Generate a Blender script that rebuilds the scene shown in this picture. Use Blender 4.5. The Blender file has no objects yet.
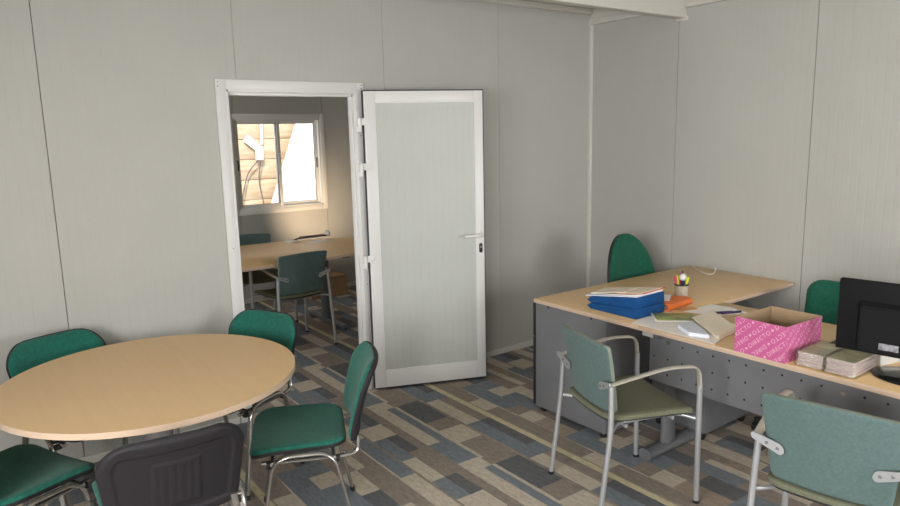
import bpy, bmesh, math, random
from math import sin, cos, pi, sqrt, radians
from mathutils import Vector, Matrix
random.seed(7)
C = bpy.context.scene.collection
sc = bpy.context.scene

# ------------------------------------------------------------------ materials
def mat(name, col, rough=0.6, metal=0.0, var=0.0, vscale=30.0, bump=0.0, bscale=400.0, stretch=None, spec=0.5, sheen=0.0, col2=None, coat=0.0):
    m = bpy.data.materials.new(name); m.use_nodes = True
    nt = m.node_tree; b = nt.nodes['Principled BSDF']
    b.inputs['Base Color'].default_value = (*col, 1)
    b.inputs['Roughness'].default_value = rough; b.inputs['Metallic'].default_value = metal
    b.inputs['Specular IOR Level'].default_value = spec
    if sheen: b.inputs['Sheen Weight'].default_value = sheen
    if coat: b.inputs['Coat Weight'].default_value = coat
    tc = nt.nodes.new('ShaderNodeTexCoord'); mp = nt.nodes.new('ShaderNodeMapping')
    nt.links.new(tc.outputs['Object'], mp.inputs['Vector'])
    if stretch: mp.inputs['Scale'].default_value = stretch
    if var or col2:
        n = nt.nodes.new('ShaderNodeTexNoise'); n.inputs['Scale'].default_value = vscale; n.inputs['Detail'].default_value = 4
        nt.links.new(mp.outputs['Vector'], n.inputs['Vector'])
        r = nt.nodes.new('ShaderNodeMapRange'); r.inputs['From Min'].default_value = .3; r.inputs['From Max'].default_value = .7
        nt.links.new(n.outputs['Fac'], r.inputs['Value'])
        mx = nt.nodes.new('ShaderNodeMix'); mx.data_type = 'RGBA'
        a = tuple(max(0, c*(1-var)) for c in col); d = tuple(min(1, c*(1+var)) for c in col) if col2 is None else col2
        mx.inputs['A'].default_value = (*a, 1); mx.inputs['B'].default_value = (*d, 1)
        nt.links.new(r.outputs['Result'], mx.inputs['Factor']); nt.links.new(mx.outputs['Result'], b.inputs['Base Color'])
    if bump:
        n2 = nt.nodes.new('ShaderNodeTexNoise'); n2.inputs['Scale'].default_value = bscale; n2.inputs['Detail'].default_value = 3
        nt.links.new(tc.outputs['Object'], n2.inputs['Vector'])
        bp = nt.nodes.new('ShaderNodeBump'); bp.inputs['Strength'].default_value = bump; bp.inputs['Distance'].default_value = .002
        nt.links.new(n2.outputs['Fac'], bp.inputs['Height']); nt.links.new(bp.outputs['Normal'], b.inputs['Normal'])
    return m

M = {}
M['wall'] = mat('panel_wall', (.465, .458, .428), .55, var=.02, vscale=3)
M['ceil'] = mat('ceiling_panel', (.50, .485, .44), .6, var=.02, vscale=2)
M['trim'] = mat('white_trim', (.66, .64, .59), .4)
M['door_white'] = mat('white_lacquered_aluminium', (.72, .71, .70), .35)
M['door_panel'] = mat('door_infill', (.50, .515, .485), .45, var=.02, vscale=5)
M['gasket'] = mat('black_gasket', (.02, .02, .035), .6)
M['black'] = mat('black_plastic', (.016, .016, .018), .42, bump=.1, bscale=300)
M['shell'] = mat('grained_black_shell', (.020, .018, .022), .55, spec=.3, bump=.35, bscale=700)
M['pvc'] = mat('window_white', (.74, .73, .70), .35)
M['green'] = mat('green_wool', (.014, .125, .092), .92, var=.18, vscale=60, bump=.5, bscale=1500, sheen=.15, spec=.2)
M['green_dark'] = mat('dark_green_wool', (.012, .10, .062), .95, var=.18, vscale=60, bump=.5, bscale=1500, sheen=.1, spec=.2)
M['teal'] = mat('grey_teal_fabric', (.105, .160, .155), .9, var=.1, vscale=90, bump=.4, bscale=1600, sheen=.1, spec=.2)
M['olive'] = mat('olive_fabric', (.150, .155, .105), .9, var=.1, vscale=90, bump=.4, bscale=1600, spec=.2)  # same fabric as the armchair back, its olive sheen put into the colour
M['olive_edge'] = mat('pale_olive_edge', (.20, .225, .18), .7)
M['navy'] = mat('dark_blue_fabric', (.03, .045, .075), .9, var=.1, vscale=90)
M['silver'] = mat('silver_painted_steel', (.46, .47, .49), .38, metal=.55)
M['arm'] = mat('champagne_aluminium', (.52, .49, .42), .38, metal=.4)
M['chrome'] = mat('oval_chrome_tube', (.50, .48, .47), .24, metal=.9)
M['beech'] = mat('beech_laminate', (.72, .485, .25), .40, vscale=3, col2=(.75, .51, .27), stretch=(1, 10, 1), spec=.32)
M['beech_x'] = mat('beech_laminate_cross', (.72, .485, .25), .40, vscale=3, col2=(.75, .51, .27), stretch=(10, 1, 1), spec=.32)
M['edge'] = mat('beech_edge_band', (.62, .46, .34), .45)
M['desk_grey'] = mat('grey_melamine', (.170, .172, .185), .5, var=.05, vscale=8)
M['steel'] = mat('silver_grey_steel', (.17, .175, .19), .42, metal=.3)
M['steel_light'] = mat('light_grey_plastic', (.50, .49, .47), .5)
M['column'] = mat('dark_silver_column', (.18, .165, .165), .4, metal=.3)
M['hole'] = mat('hole_black', (.006, .006, .007), .8)
M['blue'] = mat('blue_cardboard', (.006, .068, .23), .6, spec=.25, var=.05, vscale=20)
M['paper'] = mat('paper', (.90, .86, .80), .7, var=.03, vscale=20)
M['cream'] = mat('cream_paper', (.88, .78, .62), .7, var=.03, vscale=20)
M['bluish'] = mat('bluish_paper', (.72, .75, .88), .6)
M['red'] = mat('red_card', (.62, .10, .07), .6)
M['orange'] = mat('orange_folder', (.75, .17, .035), .5, var=.06, vscale=15)
M['flyer'] = mat('green_flyer', (.42, .46, .13), .4, col2=(.20, .21, .10), vscale=9)
M['tan_card'] = mat('tan_card', (.60, .33, .13), .6)
M['pink'] = mat('pink_card', (.56, .115, .29), .45, var=.03, vscale=10)
M['pink_text'] = mat('pale_pink_print', (.86, .62, .72), .5)
M['card'] = mat('brown_cardboard', (.42, .27, .15), .8, var=.06, vscale=12)
M['card_in'] = mat('inner_cardboard', (.40, .28, .17), .8, var=.05, vscale=12)
M['leaflet'] = mat('printed_leaflets', (.52, .36, .40), .6, vscale=1, col2=(.74, .62, .66), stretch=(6, 6, 420))
M['leaf_top'] = mat('printed_cover', (.58, .46, .30), .5, vscale=14, col2=(.34, .36, .27))
M['oval'] = mat('cream_label', (.62, .56, .38), .5)
M['screen'] = mat('black_monitor', (.010, .010, .011), .65, spec=.12, bump=.08, bscale=500)
M['gloss'] = mat('glossy_black', (.01, .01, .011), .12)
M['label'] = mat('white_label', (.36, .36, .40), .5, col2=(.08, .08, .09), vscale=70)
M['lime'] = mat('lime_marker', (.60, .75, .04), .4)
M['pinkm'] = mat('pink_marker', (.65, .06, .16), .4)
M['purple'] = mat('dark_purple', (.04, .02, .09), .4)
M['white'] = mat('white_plastic', (.78, .76, .74), .4)
M['beige_cup'] = mat('beige_mesh_cup', (.52, .45, .36), .5, var=.15, vscale=120)
M['pine'] = mat('pine_board', (.60, .47, .34), .7, vscale=3, col2=(.42, .29, .18), stretch=(1.2, 1, 7))
M['cable_grey'] = mat('grey_cable', (.10, .09, .085), .6)
M['render_white'] = mat('white_outdoor_render', (.82, .82, .80), .8)
M['ground'] = mat('pale_gravel', (.42, .38, .32), .9, var=.2, vscale=20)
M['tape'] = mat('brown_tape', (.12, .065, .03), .5)

def mixglass(name, col=(1, 1, 1), fac=.07, rough=.02, gcol=(1, 1, 1), noise=0):
    m = bpy.data.materials.new(name); m.use_nodes = True; nt = m.node_tree
    for n in list(nt.nodes): nt.nodes.remove(n)
    o = nt.nodes.new('ShaderNodeOutputMaterial'); mx = nt.nodes.new('ShaderNodeMixShader')
    t = nt.nodes.new('ShaderNodeBsdfTransparent'); g = nt.nodes.new('ShaderNodeBsdfGlossy')
    t.inputs['Color'].default_value = (*col, 1); g.inputs['Roughness'].default_value = rough; g.inputs['Color'].default_value = (*gcol, 1)
    mx.inputs[0].default_value = fac
    nt.links.new(t.outputs[0], mx.inputs[1]); nt.links.new(g.outputs[0], mx.inputs[2]); nt.links.new(mx.outputs[0], o.inputs['Surface'])
    if noise:
        n = nt.nodes.new('ShaderNodeTexNoise'); n.inputs['Scale'].default_value = noise; n.inputs['Detail'].default_value = 3
        tc = nt.nodes.new('ShaderNodeTexCoord'); nt.links.new(tc.outputs['Object'], n.inputs['Vector'])
        bp = nt.nodes.new('ShaderNodeBump'); bp.inputs['Strength'].default_value = 1; bp.inputs['Distance'].default_value = .01
        nt.links.new(n.outputs['Fac'], bp.inputs['Height']); nt.links.new(bp.outputs['Normal'], g.inputs['Normal'])
    return m
M['glass'] = mixglass('window_glass')
M['wrap'] = mixglass('cling_wrap', (.90, .92, .86), .17, .18, (.9, .93, .88), noise=70)

# carpet colours: base colour, with woven mottling
def carpet(name, c):
    m = mat(name, c, .95, bump=.6, bscale=900, spec=.15)
    nt = m.node_tree; b = nt.nodes['Principled BSDF']
    tc = nt.nodes.new('ShaderNodeTexCoord')
    n = nt.nodes.new('ShaderNodeTexNoise'); n.inputs['Scale'].default_value = 34; n.inputs['Detail'].default_value = 9; n.inputs['Roughness'].default_value = .8
    mp = nt.nodes.new('ShaderNodeMapping'); mp.inputs['Scale'].default_value = (1.6, .5, 1)
    nt.links.new(tc.outputs['Object'], mp.inputs['Vector']); nt.links.new(mp.outputs['Vector'], n.inputs['Vector'])
    r = nt.nodes.new('ShaderNodeMapRange'); r.inputs['From Min'].default_value = .32; r.inputs['From Max'].default_value = .68
    nt.links.new(n.outputs['Fac'], r.inputs['Value'])
    mx = nt.nodes.new('ShaderNodeMix'); mx.data_type = 'RGBA'
    mx.inputs['A'].default_value = (*[x*.72 for x in c], 1); mx.inputs['B'].default_value = (*[x*1.28 for x in c], 1)
    nt.links.new(r.outputs['Result'], mx.inputs['Factor']); nt.links.new(mx.outputs['Result'], b.inputs['Base Color'])
    return m
CT = {'T': carpet('carpet_tan', (.50, .435, .35)), 'B': carpet('carpet_brown', (.262, .220, .188)),
      'S': carpet('carpet_slate', (.188, .210, .232)), 'C': carpet('carpet_charcoal', (.130, .132, .140)),
      'Y': carpet('carpet_straw', (.56, .49, .32)), 'D': carpet('carpet_taupe', (.32, .26, .205))}

# ------------------------------------------------------------------ mesh helpers
def obj(name, bm, m, parent=None, smooth=True, ang=35):
    me = bpy.data.meshes.new(name)
    bmesh.ops.recalc_face_normals(bm, faces=bm.faces[:])
    bm.to_mesh(me); bm.free()
    for k in (m if isinstance(m, (list, tuple)) else [m]): me.materials.append(k)
    if smooth:
        for p in me.polygons: p.use_smooth = True
        me.set_sharp_from_angle(angle=radians(ang))
    o = bpy.data.objects.new(name, me); C.objects.link(o)
    if parent: o.parent = parent
    return o
def tag(o, label, cat, group=None):
    o['label'] = label; o['category'] = cat
    if group: o['group'] = group
    return o
def thing(name, label, cat, loc=(0, 0, 0), rz=0, group=None):
    o = bpy.data.objects.new(name, None); o.empty_display_size = .1; C.objects.link(o)
    o.location = loc; o.rotation_euler = (0, 0, rz)
    return tag(o, label, cat, group)
def struct(o): o['kind'] = 'structure'; return o
def dup(root, loc, rz, label, group=None):
    r = root.copy(); C.objects.link(r); r.location = loc; r.rotation_euler = (0, 0, rz); r['label'] = label
    if group: r['group'] = group
    for ch in list(root.children):
        c = ch.copy(); C.objects.link(c); c.parent = r
        for g in ch.children:
            d = g.copy(); C.objects.link(d); d.parent = c
    return r
def box(bm, x0, x1, y0, y1, z0, z1, bev=0.0, mi=0, mtx=None, seg=2):
    b2 = bmesh.new()
    bmesh.ops.create_cube(b2, size=1)
    for v in b2.verts:
        v.co = Vector(((x0+x1)/2+v.co.x*(x1-x0), (y0+y1)/2+v.co.y*(y1-y0), (z0+z1)/2+v.co.z*(z1-z0)))
    if bev: bmesh.ops.bevel(b2, geom=b2.edges[:], offset=bev, segments=seg, affect='EDGES', profile=.5)
    merge(bm, b2, mi, mtx)
def merge(bm, b2, mi=0, mtx=None):
    mp = {}
    for v in b2.verts: mp[v] = bm.verts.new(mtx @ v.co if mtx else v.co)
    for f in b2.faces:
        nf = bm.faces.new([mp[v] for v in f.verts]); nf.material_index = mi if mi else f.material_index
    b2.free()
def fillet(pts, r, n=7):
    pts = [Vector(p) for p in pts]; out = [pts[0]]
    for i in range(1, len(pts)-1):
        a, b, c = pts[i-1], pts[i], pts[i+1]
        d1 = (a-b); d2 = (c-b); rr = min(r, d1.length*.48, d2.length*.48)
        p1 = b+d1.normalized()*rr; p2 = b+d2.normalized()*rr
        for k in range(n+1):
            t = k/n; out.append(p1*(1-t)**2+b*2*t*(1-t)+p2*t*t)
    out.append(pts[-1]); return out
def tube(bm, pts, ra, rb=None, up=(0, 0, 1), n=14, mi=0, cap=True):
    """sweep an ellipse: ra along the side direction, rb along the other"""
    rb = rb or ra; pts = [Vector(p) for p in pts]; rings = []; ref = Vector(up)
    side = None
    for i, p in enumerate(pts):
        t = ((pts[min(i+1, len(pts)-1)]-p).normalized()+(p-pts[max(i-1, 0)]).normalized())
        t.normalize()
        if side is None:
            side = t.cross(ref)
            if side.length < .05: side = t.cross(Vector((1, 0, 0)))
        side = (side - t*side.dot(t)).normalized(); o2 = side.cross(t)
        rings.append([bm.verts.new(p+side*(ra*cos(2*pi*k/n))+o2*(rb*sin(2*pi*k/n))) for k in range(n)])
    for a, b in zip(rings, rings[1:]):
        for k in range(n):
            f = bm.faces.new((a[k], a[(k+1) % n], b[(k+1) % n], b[k])); f.material_index = mi
    if cap:
        for r in (rings[0], rings[-1]):
            f = bm.faces.new(r); f.material_index = mi
def lathe(bm, prof, c=(0, 0, 0), n=32, sx=1, sy=1, mi=0):
    c = Vector(c); rings = []
    for r, z in prof:
        if r < 1e-6: rings.append([bm.verts.new(c+Vector((0, 0, z)))])
        else: rings.append([bm.verts.new(c+Vector((r*sx*cos(2*pi*k/n), r*sy*sin(2*pi*k/n), z))) for k in range(n)])
    for a, b in zip(rings, rings[1:]):
        for k in range(n):
            k2 = (k+1) % n
            if len(a) == 1 and len(b) == 1: continue
            if len(a) == 1: f = bm.faces.new((a[0], b[k2], b[k]))
            elif len(b) == 1: f = bm.faces.new((a[k], a[k2], b[0]))
            else: f = bm.faces.new((a[k], a[k2], b[k2], b[k]))
            f.material_index = mi
def prism(bm, poly, z0, z1, bev=0, mi=0, mtx=None):
    b2 = bmesh.new()
    lo = [b2.verts.new((p[0], p[1], z0)) for p in poly]; hi = [b2.verts.new((p[0], p[1], z1)) for p in poly]
    b2.faces.new(lo[::-1]); b2.faces.new(hi)
    for i in range(len(poly)):
        j = (i+1) % len(poly); b2.faces.new((lo[i], lo[j], hi[j], hi[i]))
    if bev: bmesh.ops.bevel(b2, geom=b2.edges[:], offset=bev, segments=2, affect='EDGES', profile=.5)
    merge(bm, b2, mi, mtx)
def panel(bm, half, H, rb, rt, pos, t, puff=.01, nu=20, nv=22, back=None, mi_front=0, mi_side=0, mi_back=0, back_puff=0.0):
    """rounded panel: half(h)=half width at height h in 0..H; pos(x,h)->(point,normal)"""
    hs = [H*(.5-.5*cos(pi*i/nv)) for i in range(nv+1)]
    def hw(h):
        w = half(h)
        if h < rb: w -= rb-sqrt(max(0, rb*rb-(rb-h)**2))
        if H-h < rt: w -= rt-sqrt(max(0, rt*rt-(rt-(H-h))**2))
        return max(w, .004)
    F = []; B = []
    for h in hs:
        w = hw(h); fr = []; br = []
        for i in range(nu+1):
            u = -cos(pi*i/nu); x = u*w
            p, nn = pos(x, h)
            e = min((1-abs(u))*w, h+.0, H-h+.0)
            k = min(1, e/(puff*2.2+1e-6)); k = sqrt(max(0, 1-(1-k)**2))
            fr.append(bm.verts.new(p+nn*(puff*k)))
            off = back(x, h, w) if back else 0
            br.append(bm.verts.new(p-nn*(t+off+back_puff*k)))
        F.append(fr); B.append(br)
    for A, mi in ((F, mi_front), (B, mi_back)):
        for j in range(nv):
            for i in range(nu):
                f = bm.faces.new((A[j][i], A[j][i+1], A[j+1][i+1], A[j+1][i])); f.material_index = mi
    for j in range(nv):
        for i in (0, nu):
            f = bm.faces.new((F[j][i], F[j+1][i], B[j+1][i], B[j][i])); f.material_index = mi_side
    for i in range(nu):
        for j in (0, nv):
            f = bm.faces.new((F[j][i], F[j][i+1], B[j][i+1], B[j][i])); f.material_index = mi_side

def ribbed(bm, a0, a1, z0, z1, place, seams, pitch=.05, depth=.0005, th=.06, mi=0, seam_deep=None):
    """wall sheet: profile along a, extruded in z; place(a,d,z)->point, d = depth into the wall"""
    prof = []
    marks = []
    k = math.ceil(a0/pitch)
    while k*pitch < a1: marks.append(('r', k*pitch)); k += 1
    marks = [q for q in marks if all(abs(q[1]-s) > .02 for s in seams)] + [('s', s) for s in seams if a0+.004 < s < a1-.004]
    marks.sort(key=lambda q: q[1])
    prof.append((a0, 0))
    for kind, a in marks:
        if a-.006 <= a0 or a+.006 >= a1: continue
        if kind == 'r': prof += [(a-.005, 0), (a-.0015, depth), (a+.0015, depth), (a+.005, 0)]
        else:
            sd, sw = (.011, .0013) if seam_deep is None or seam_deep(a) else (.0045, .0009)
            prof += [(a-sw-.001, 0), (a-sw, sd), (a+sw, sd), (a+sw+.001, 0)]
    prof.append((a1, 0))
    lo = [bm.verts.new(place(a, d, z0)) for a, d in prof]; hi = [bm.verts.new(place(a, d, z1)) for a, d in prof]
    for i in range(len(prof)-1):
        f = bm.faces.new((lo[i], lo[i+1], hi[i+1], hi[i])); f.material_index = mi
    bl = [bm.verts.new(place(a, th, z)) for a, z in ((a0, z0), (a1, z0), (a1, z1), (a0, z1))]
    bm.faces.new(bl)
    bm.faces.new([lo[0], hi[0], bl[3], bl[0]]); bm.faces.new([lo[-1], hi[-1], bl[2], bl[1]])
    bm.faces.new(lo + [bl[1], bl[0]]); bm.faces.new(hi + [bl[2], bl[3]])

# ------------------------------------------------------------------ the room
ZC = 2.72; XL, XR, YF, YB, YE = -6.0, 0.0, -6.0, 0.0, 3.05
TH = .07
# floor: one patchwork sheet, rectangles laid edge to edge
COLS = [  # (width, [(v_start, colour), ...]) from x=-1.47 going left, v = (-y) mod 1
 (.13, [(0, 'B'), (.18, 'C'), (.40, 'S'), (.55, 'T'), (.70, 'S')]),
 (.12, [(0, 'T'), (.14, 'D'), (.40, 'S'), (.58, 'S'), (.88, 'B')]),
 (.010, [(0, 'D'), (.5, 'T')]),
 (.100, [(0, 'B'), (.64, 'T'), (.82, 'B')]),
 (.010, [(0, 'D')]),
 (.040, [(0, 'Y')]),
 (.075, [(0, 'C'), (.14, 'C'), (.34, 'S'), (.47, 'B'), (.91, 'C')]),
 (.100, [(0, 'S'), (.16, 'S'), (.47, 'T'), (.91, 'S')]),
 (.020, [(0, 'D'), (.45, 'B'), (.90, 'D')]),
 (.165, [(0, 'T'), (.08, 'B'), (.40, 'C'), (.575, 'C'), (.74, 'B'), (.88, 'T')]),
 (.022, [(0, 'T'), (.3, 'B'), (.40, 'T'), (.9, 'T')]),
 (.055, [(0, 'S'), (.28, 'T'), (.40, 'S')]),
 (.085, [(0, 'S'), (.28, 'T')]),
 (.060, [(0, 'B'), (.35, 'B')]),
 (.075, [(0, 'B'), (.07, 'B'), (.35, 'C'), (.57, 'T'), (.76, 'C')]),
 (.085, [(0, 'S'), (.07, 'T'), (.35, 'S'), (.57, 'T'), (.76, 'S')]),
 (.015, [(0, 'B')]),
 (.085, [(0, 'S'), (.22, 'T'), (.68, 'S')]),
 (.012, [(0, 'T')]),
 (.075, [(0, 'B'), (.52, 'D'), (.79, 'B')]),
 (.055, [(0, 'B'), (.45, 'T')]),
 (.106, [(0, 'T'), (.25, 'C'), (.43, 'S'), (.7, 'B')]),
]
bm = bmesh.new()
def floor_cols():
    tot = sum(c[0] for c in COLS)
    for rep in range(-1, 4):
        x = -1.47-rep*tot; sh = rep*.37
        for w, segs in COLS:
            yield x, x-w, segs, sh
            x -= w
nrng = random.Random(3)
for x1, x0, segs, sh in floor_cols():
    x0c, x1c = max(x0, XL-.1), min(x1, XR+.1)
    if x1c-x0c < 1e-4: continue
    for per in range(-5, 8):
        for i, (v, k) in enumerate(segs):
            v2 = segs[i+1][0] if i+1 < len(segs) else 1.0
            ya = -(per+v+sh); yb = -(per+v2+sh)
            ya, yb = min(ya, YE+.1), max(yb, YF-.1)
            if ya-yb < 1e-4: continue
            f = bm.faces.new([bm.verts.new(p) for p in ((x0c, yb, 0), (x1c, yb, 0), (x1c, ya, 0), (x0c, ya, 0))])
            f.material_index = 'TBSCYD'.index(k)
# slab body
lo = [(XL-.1, YF-.1), (XR+.1, YF-.1), (XR+.1, YE+.1), (XL-.1, YE+.1)]
b = [bm.verts.new((x, y, -.12)) for x, y in lo]; f = bm.faces.new(b); f.material_index = 3
tp = [bm.verts.new((x, y, -.0005)) for x, y in lo]
for i in range(4):
    f = bm.faces.new((b[i], b[(i+1) % 4], tp[(i+1) % 4], tp[i])); f.material_index = 3
me = bpy.data.meshes.new('floor'); 
for f in bm.faces:
    f.normal_update()
    if f.normal.z < -.5 and f.calc_center_median().z > -.01: f.normal_flip()
bm.to_mesh(me); bm.free()
for k in 'TBSCYD': me.materials.append(CT[k])
fl = bpy.data.objects.new('floor', me); C.objects.link(fl); struct(fl)

bm = bmesh.new(); box(bm, XL-.1, XR+.1, YF-.1, YE+.1, ZC, ZC+.1); struct(obj('ceiling', bm, M['ceil'], smooth=False))
SX = [-1.003-k for k in range(5)]
DL, DR, DT = -3.073, -2.222, 2.028
bm = bmesh.new()
pb = lambda a, d, z: (a, d, z)
SDP = lambda a: a < -3.5
ribbed(bm, XL, DL, 0, ZC, pb, SX, th=TH, seam_deep=SDP); ribbed(bm, DR, XR, 0, ZC, pb, SX, th=TH, seam_deep=SDP); ribbed(bm, DL, DR, DT, ZC, pb, SX, th=TH, seam_deep=SDP)
struct(obj('wall_back', bm, M['wall'], smooth=False))
bm = bmesh.new(); ribbed(bm, YF, YE+.1, 0, ZC, lambda a, d, z: (XR+d, a, z), [-.848-k for k in range(6)]+[1.15, 2.15], th=.08)
struct(obj('wall_right', bm, M['wall'], smooth=False))
# far wall of the second room with window opening
WX0, WX1, WZ0, WZ1 = -2.005, -1.030, .995, 1.95
bm = bmesh.new(); pf = lambda a, d, z: (a, YE+d, z); sf = [-.99-k for k in range(5)]
ribbed(bm, XL, WX0, 0, ZC, pf, sf); ribbed(bm, WX1, XR, 0, ZC, pf, sf)
ribbed(bm, WX0, WX1, 0, WZ0, pf, sf); ribbed(bm, WX0, WX1, WZ1, ZC, pf, sf)
struct(obj('wall_far', bm, M['wall'], smooth=False))
# left wall with two window openings and an added third, camera-side wall with one
LW = [(-5.5, -4.2), (-3.8, -2.5), (.8, 2.4)]  # last opening is unseen, added to brighten the second room
bm = bmesh.new(); pl = lambda a, d, z: (XL-d, a, z)
for a0, a1 in ((YF, -5.5), (-4.2, -3.8), (-2.5, .8), (2.4, YE+.1)): ribbed(bm, a0, a1, 0, ZC, pl, [])
for a0, a1 in LW: ribbed(bm, a0, a1, 0, .95, pl, []); ribbed(bm, a0, a1, 2.15, ZC, pl, [])
struct(obj('wall_left', bm, M['wall'], smooth=False))
bm = bmesh.new(); pn = lambda a, d, z: (a, YF-d, z)
for a0, a1 in ((XL, -2.7), (-.7, XR)): ribbed(bm, a0, a1, 0, ZC, pn, [])
ribbed(bm, -2.7, -.7, 0, .95, pn, []); ribbed(bm, -2.7, -.7, 2.15, ZC, pn, [])
struct(obj('wall_front', bm, M['wall'], smooth=False))

def bar_obj(name, dims, m=None, bev=.002):
    bm = bmesh.new()
    for d in dims: box(bm, *d, bev=bev)
    return struct(obj(name, bm, m or M['trim']))
bar_obj('trim_1', [(XL, -.03, -.035, 0, 2.681, ZC), (XL, -.03, -.012, 0, 2.68, 2.683)])                 # above the door wall
bar_obj('trim_2', [(-.035, 0, YF, -.918, 2.60, 2.645), (-.018, 0, YF, -.918, 2.645, ZC), (-.035, 0, -.832, 0, 2.60, 2.645), (-.018, 0, -.832, 0, 2.645, ZC)])
bar_obj('trim_3', [(-.026, 0, -.026, 0, .035, 2.66)])                                                   # corner moulding
bar_obj('trim_4', [(XL, -.004, -.914, -.836, 2.53, ZC)], M['trim'], .004)                                # ceiling beam
bar_obj('trim_5', [(-.012, 0, -.924, -.826, 2.515, 2.545)], M['trim'], .003)
bar_obj('baseboard_back', [(XL, -3.14, -.012, 0, 0, .045), (-2.17, -.0, -.012, 0, 0, .045)])
bar_obj('baseboard_right', [(-.012, 0, YF, 0, 0, .045), (-.012, 0, TH, YE, 0, .045)])
bar_obj('baseboard_far', [(XL, 0, YE-.012, YE, 0, .05)])

# ------------------------------------------------------------------ door_1: frame, leaf, hinges, handle
d1 = bpy.data.objects.new('door_1', None); C.objects.link(d1); d1.location = (-2.2, 0, 0); struct(d1)
def rel(o, root):   # keep world placement while parented to an unrotated root
    o.parent = root; o.location = tuple(-c for c in root.location); return o
bm = bmesh.new()
box(bm, -3.133, DL, -.016, 0, 0, 2.085, .002); box(bm, DR, -2.174, -.016, 0, 0, 2.085, .002); box(bm, DL, DR, -.016, 0, DT, 2.085, .002)
box(bm, DL-.001, DL+.012, -.016, TH+.012, 0, DT, .001); box(bm, DR-.012, DR+.001, -.018, TH+.012, 0, DT, .001); box(bm, DL, DR, -.016, TH+.012, DT-.013, DT+.001, .001)
box(bm, DR-.022, DR-.011, .022, TH+.004, 0, DT-.012, .002); box(bm, DL+.012, DL+.026, .022, TH+.004, 0, DT-.012, .002); box(bm, DL+.012, DR-.012, .022, TH+.004, DT-.03, DT-.012, .002)
box(bm, -3.133, -3.075, TH, TH+.012, 0, 2.085, .002); box(bm, DR, -2.174, TH, TH+.012, 0, 2.085, .002)
rel(obj('door_frame', bm, M['door_white']), d1)
for x, z in ((-3.118, 2.07), (-3.118, 2.045), (-2.188, 2.07), (-2.188, 2.05), (-3.1, 1.1), (-3.1, .5), (-2.205, 1.75), (-2.205, .75)):
    bm = bmesh.new(); lathe(bm, [(0, 0), (.004, 0), (.003, .002), (0, .002)], (0, 0, 0), 8)
    for v in bm.verts: c = v.co.copy(); v.co = Vector((x+c.x, -.016-c.z, z+c.y))
    rel(obj('frame_screw', bm, M['steel']), d1)
# leaf in its own frame: +x along the leaf from hinge, -y towards the camera side
HX, HY = -2.190, -.030
ang = math.atan2(-.331-HY, -1.438-HX); LWd = .803; LT = .045
leaf = bpy.data.objects.new('door_leaf', None)
def leafobj(name, bm, m, parent):
    o = obj(name, bm, m); o.parent = parent; return o
z0, z1 = .018, 2.03
bm = bmesh.new()
box(bm, 0, .078, -LT, 0, z0, z1, .003); box(bm, LWd-.062, LWd, -LT, 0, z0, z1, .003)
box(bm, .078, LWd-.062, -LT, 0, z1-.078, z1, .003); box(bm, .078, LWd-.062, -LT, 0, z0, z0+.125, .003)
lf = obj('door_leaf', bm, M['door_white']); lf.parent = d1
lf.location = (HX+2.2, HY, 0); lf.rotation_euler = (0, 0, ang)
bm = bmesh.new()
ribbed(bm, .078, LWd-.062, z0+.125, z1-.078, lambda a, d, z: (a, -LT+.008+d, z), [], pitch=.0505, depth=.0007, th=.028)
o = obj('infill_panel', bm, M['door_panel'], smooth=False); o.parent = lf
bm = bmesh.new()
box(bm, -.004, LWd+.007, -LT+.006, .004, z1-.001, z1+.007, .001); box(bm, LWd-.001, LWd+.007, -LT+.006, .004, z0, z1+.006, .001)
box(bm, -.007, .001, -LT+.006, .004, z0, z1+.006, .001); box(bm, 0, LWd, -LT+.006, 0, z0-.01, z0+.001, .001)
o = obj('black_gasket', bm, M['gasket']); o.parent = lf; o['label'] = 'black rubber gasket round the leaf'
for hz in (1.835, 1.545, .93):
    bm = bmesh.new()
    box(bm, -.045, .030, -LT-.008, -LT+.002, hz-.022, hz+.024, .003); 
    tube(bm, [(-.030, -LT-.012, hz-.062), (-.030, -LT-.012, hz+.024)], .011)
    box(bm, -.05, -.028, -LT-.010, -LT-.002, hz-.062, hz-.026, .003)
    o = obj('hinge', bm, M['door_white']); o.parent = lf
hz = 1.055
bm = bmesh.new(); hx = LWd-.028
lathe(bm, [(0, 0), (.026, 0), (.026, .006), (.022, .010), (0, .010)], n=28)
for v in bm.verts: c = v.co.copy(); v.co = Vector((hx+c.x, -LT-c.z, hz+c.y))
tube(bm, fillet([(hx, -LT-.005, hz), (hx, -LT-.052, hz), (hx-.045, -LT-.056, hz-.002), (hx-.125, -LT-.052, hz-.004)], .02), .010, .010)
o = obj('door_handle', bm, M['door_white']); o.parent = lf
bm = bmesh.new(); prism(bm, [(.012*cos(a)*1, (.012*sin(a)+(.022 if sin(a) > 0 else -.022))) for a in [2*pi*k/24 for k in range(24)]], 0, .006, .001)
for v in bm.verts: c = v.co.copy(); v.co = Vector((hx+c.x, -LT-c.z, hz-.095+c.y))
o = obj('lock_escutcheon', bm, M['black']); o.parent = lf
bm = bmesh.new(); lathe(bm, [(0, 0), (.006, 0), (.006, .009), (0, .009)], n=14)
for v in bm.verts: c = v.co.copy(); v.co = Vector((hx+c.x, -LT-c.z, hz-.088+c.y))
o2 = obj('key_cylinder', bm, M['chrome']); o2.parent = o

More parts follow.
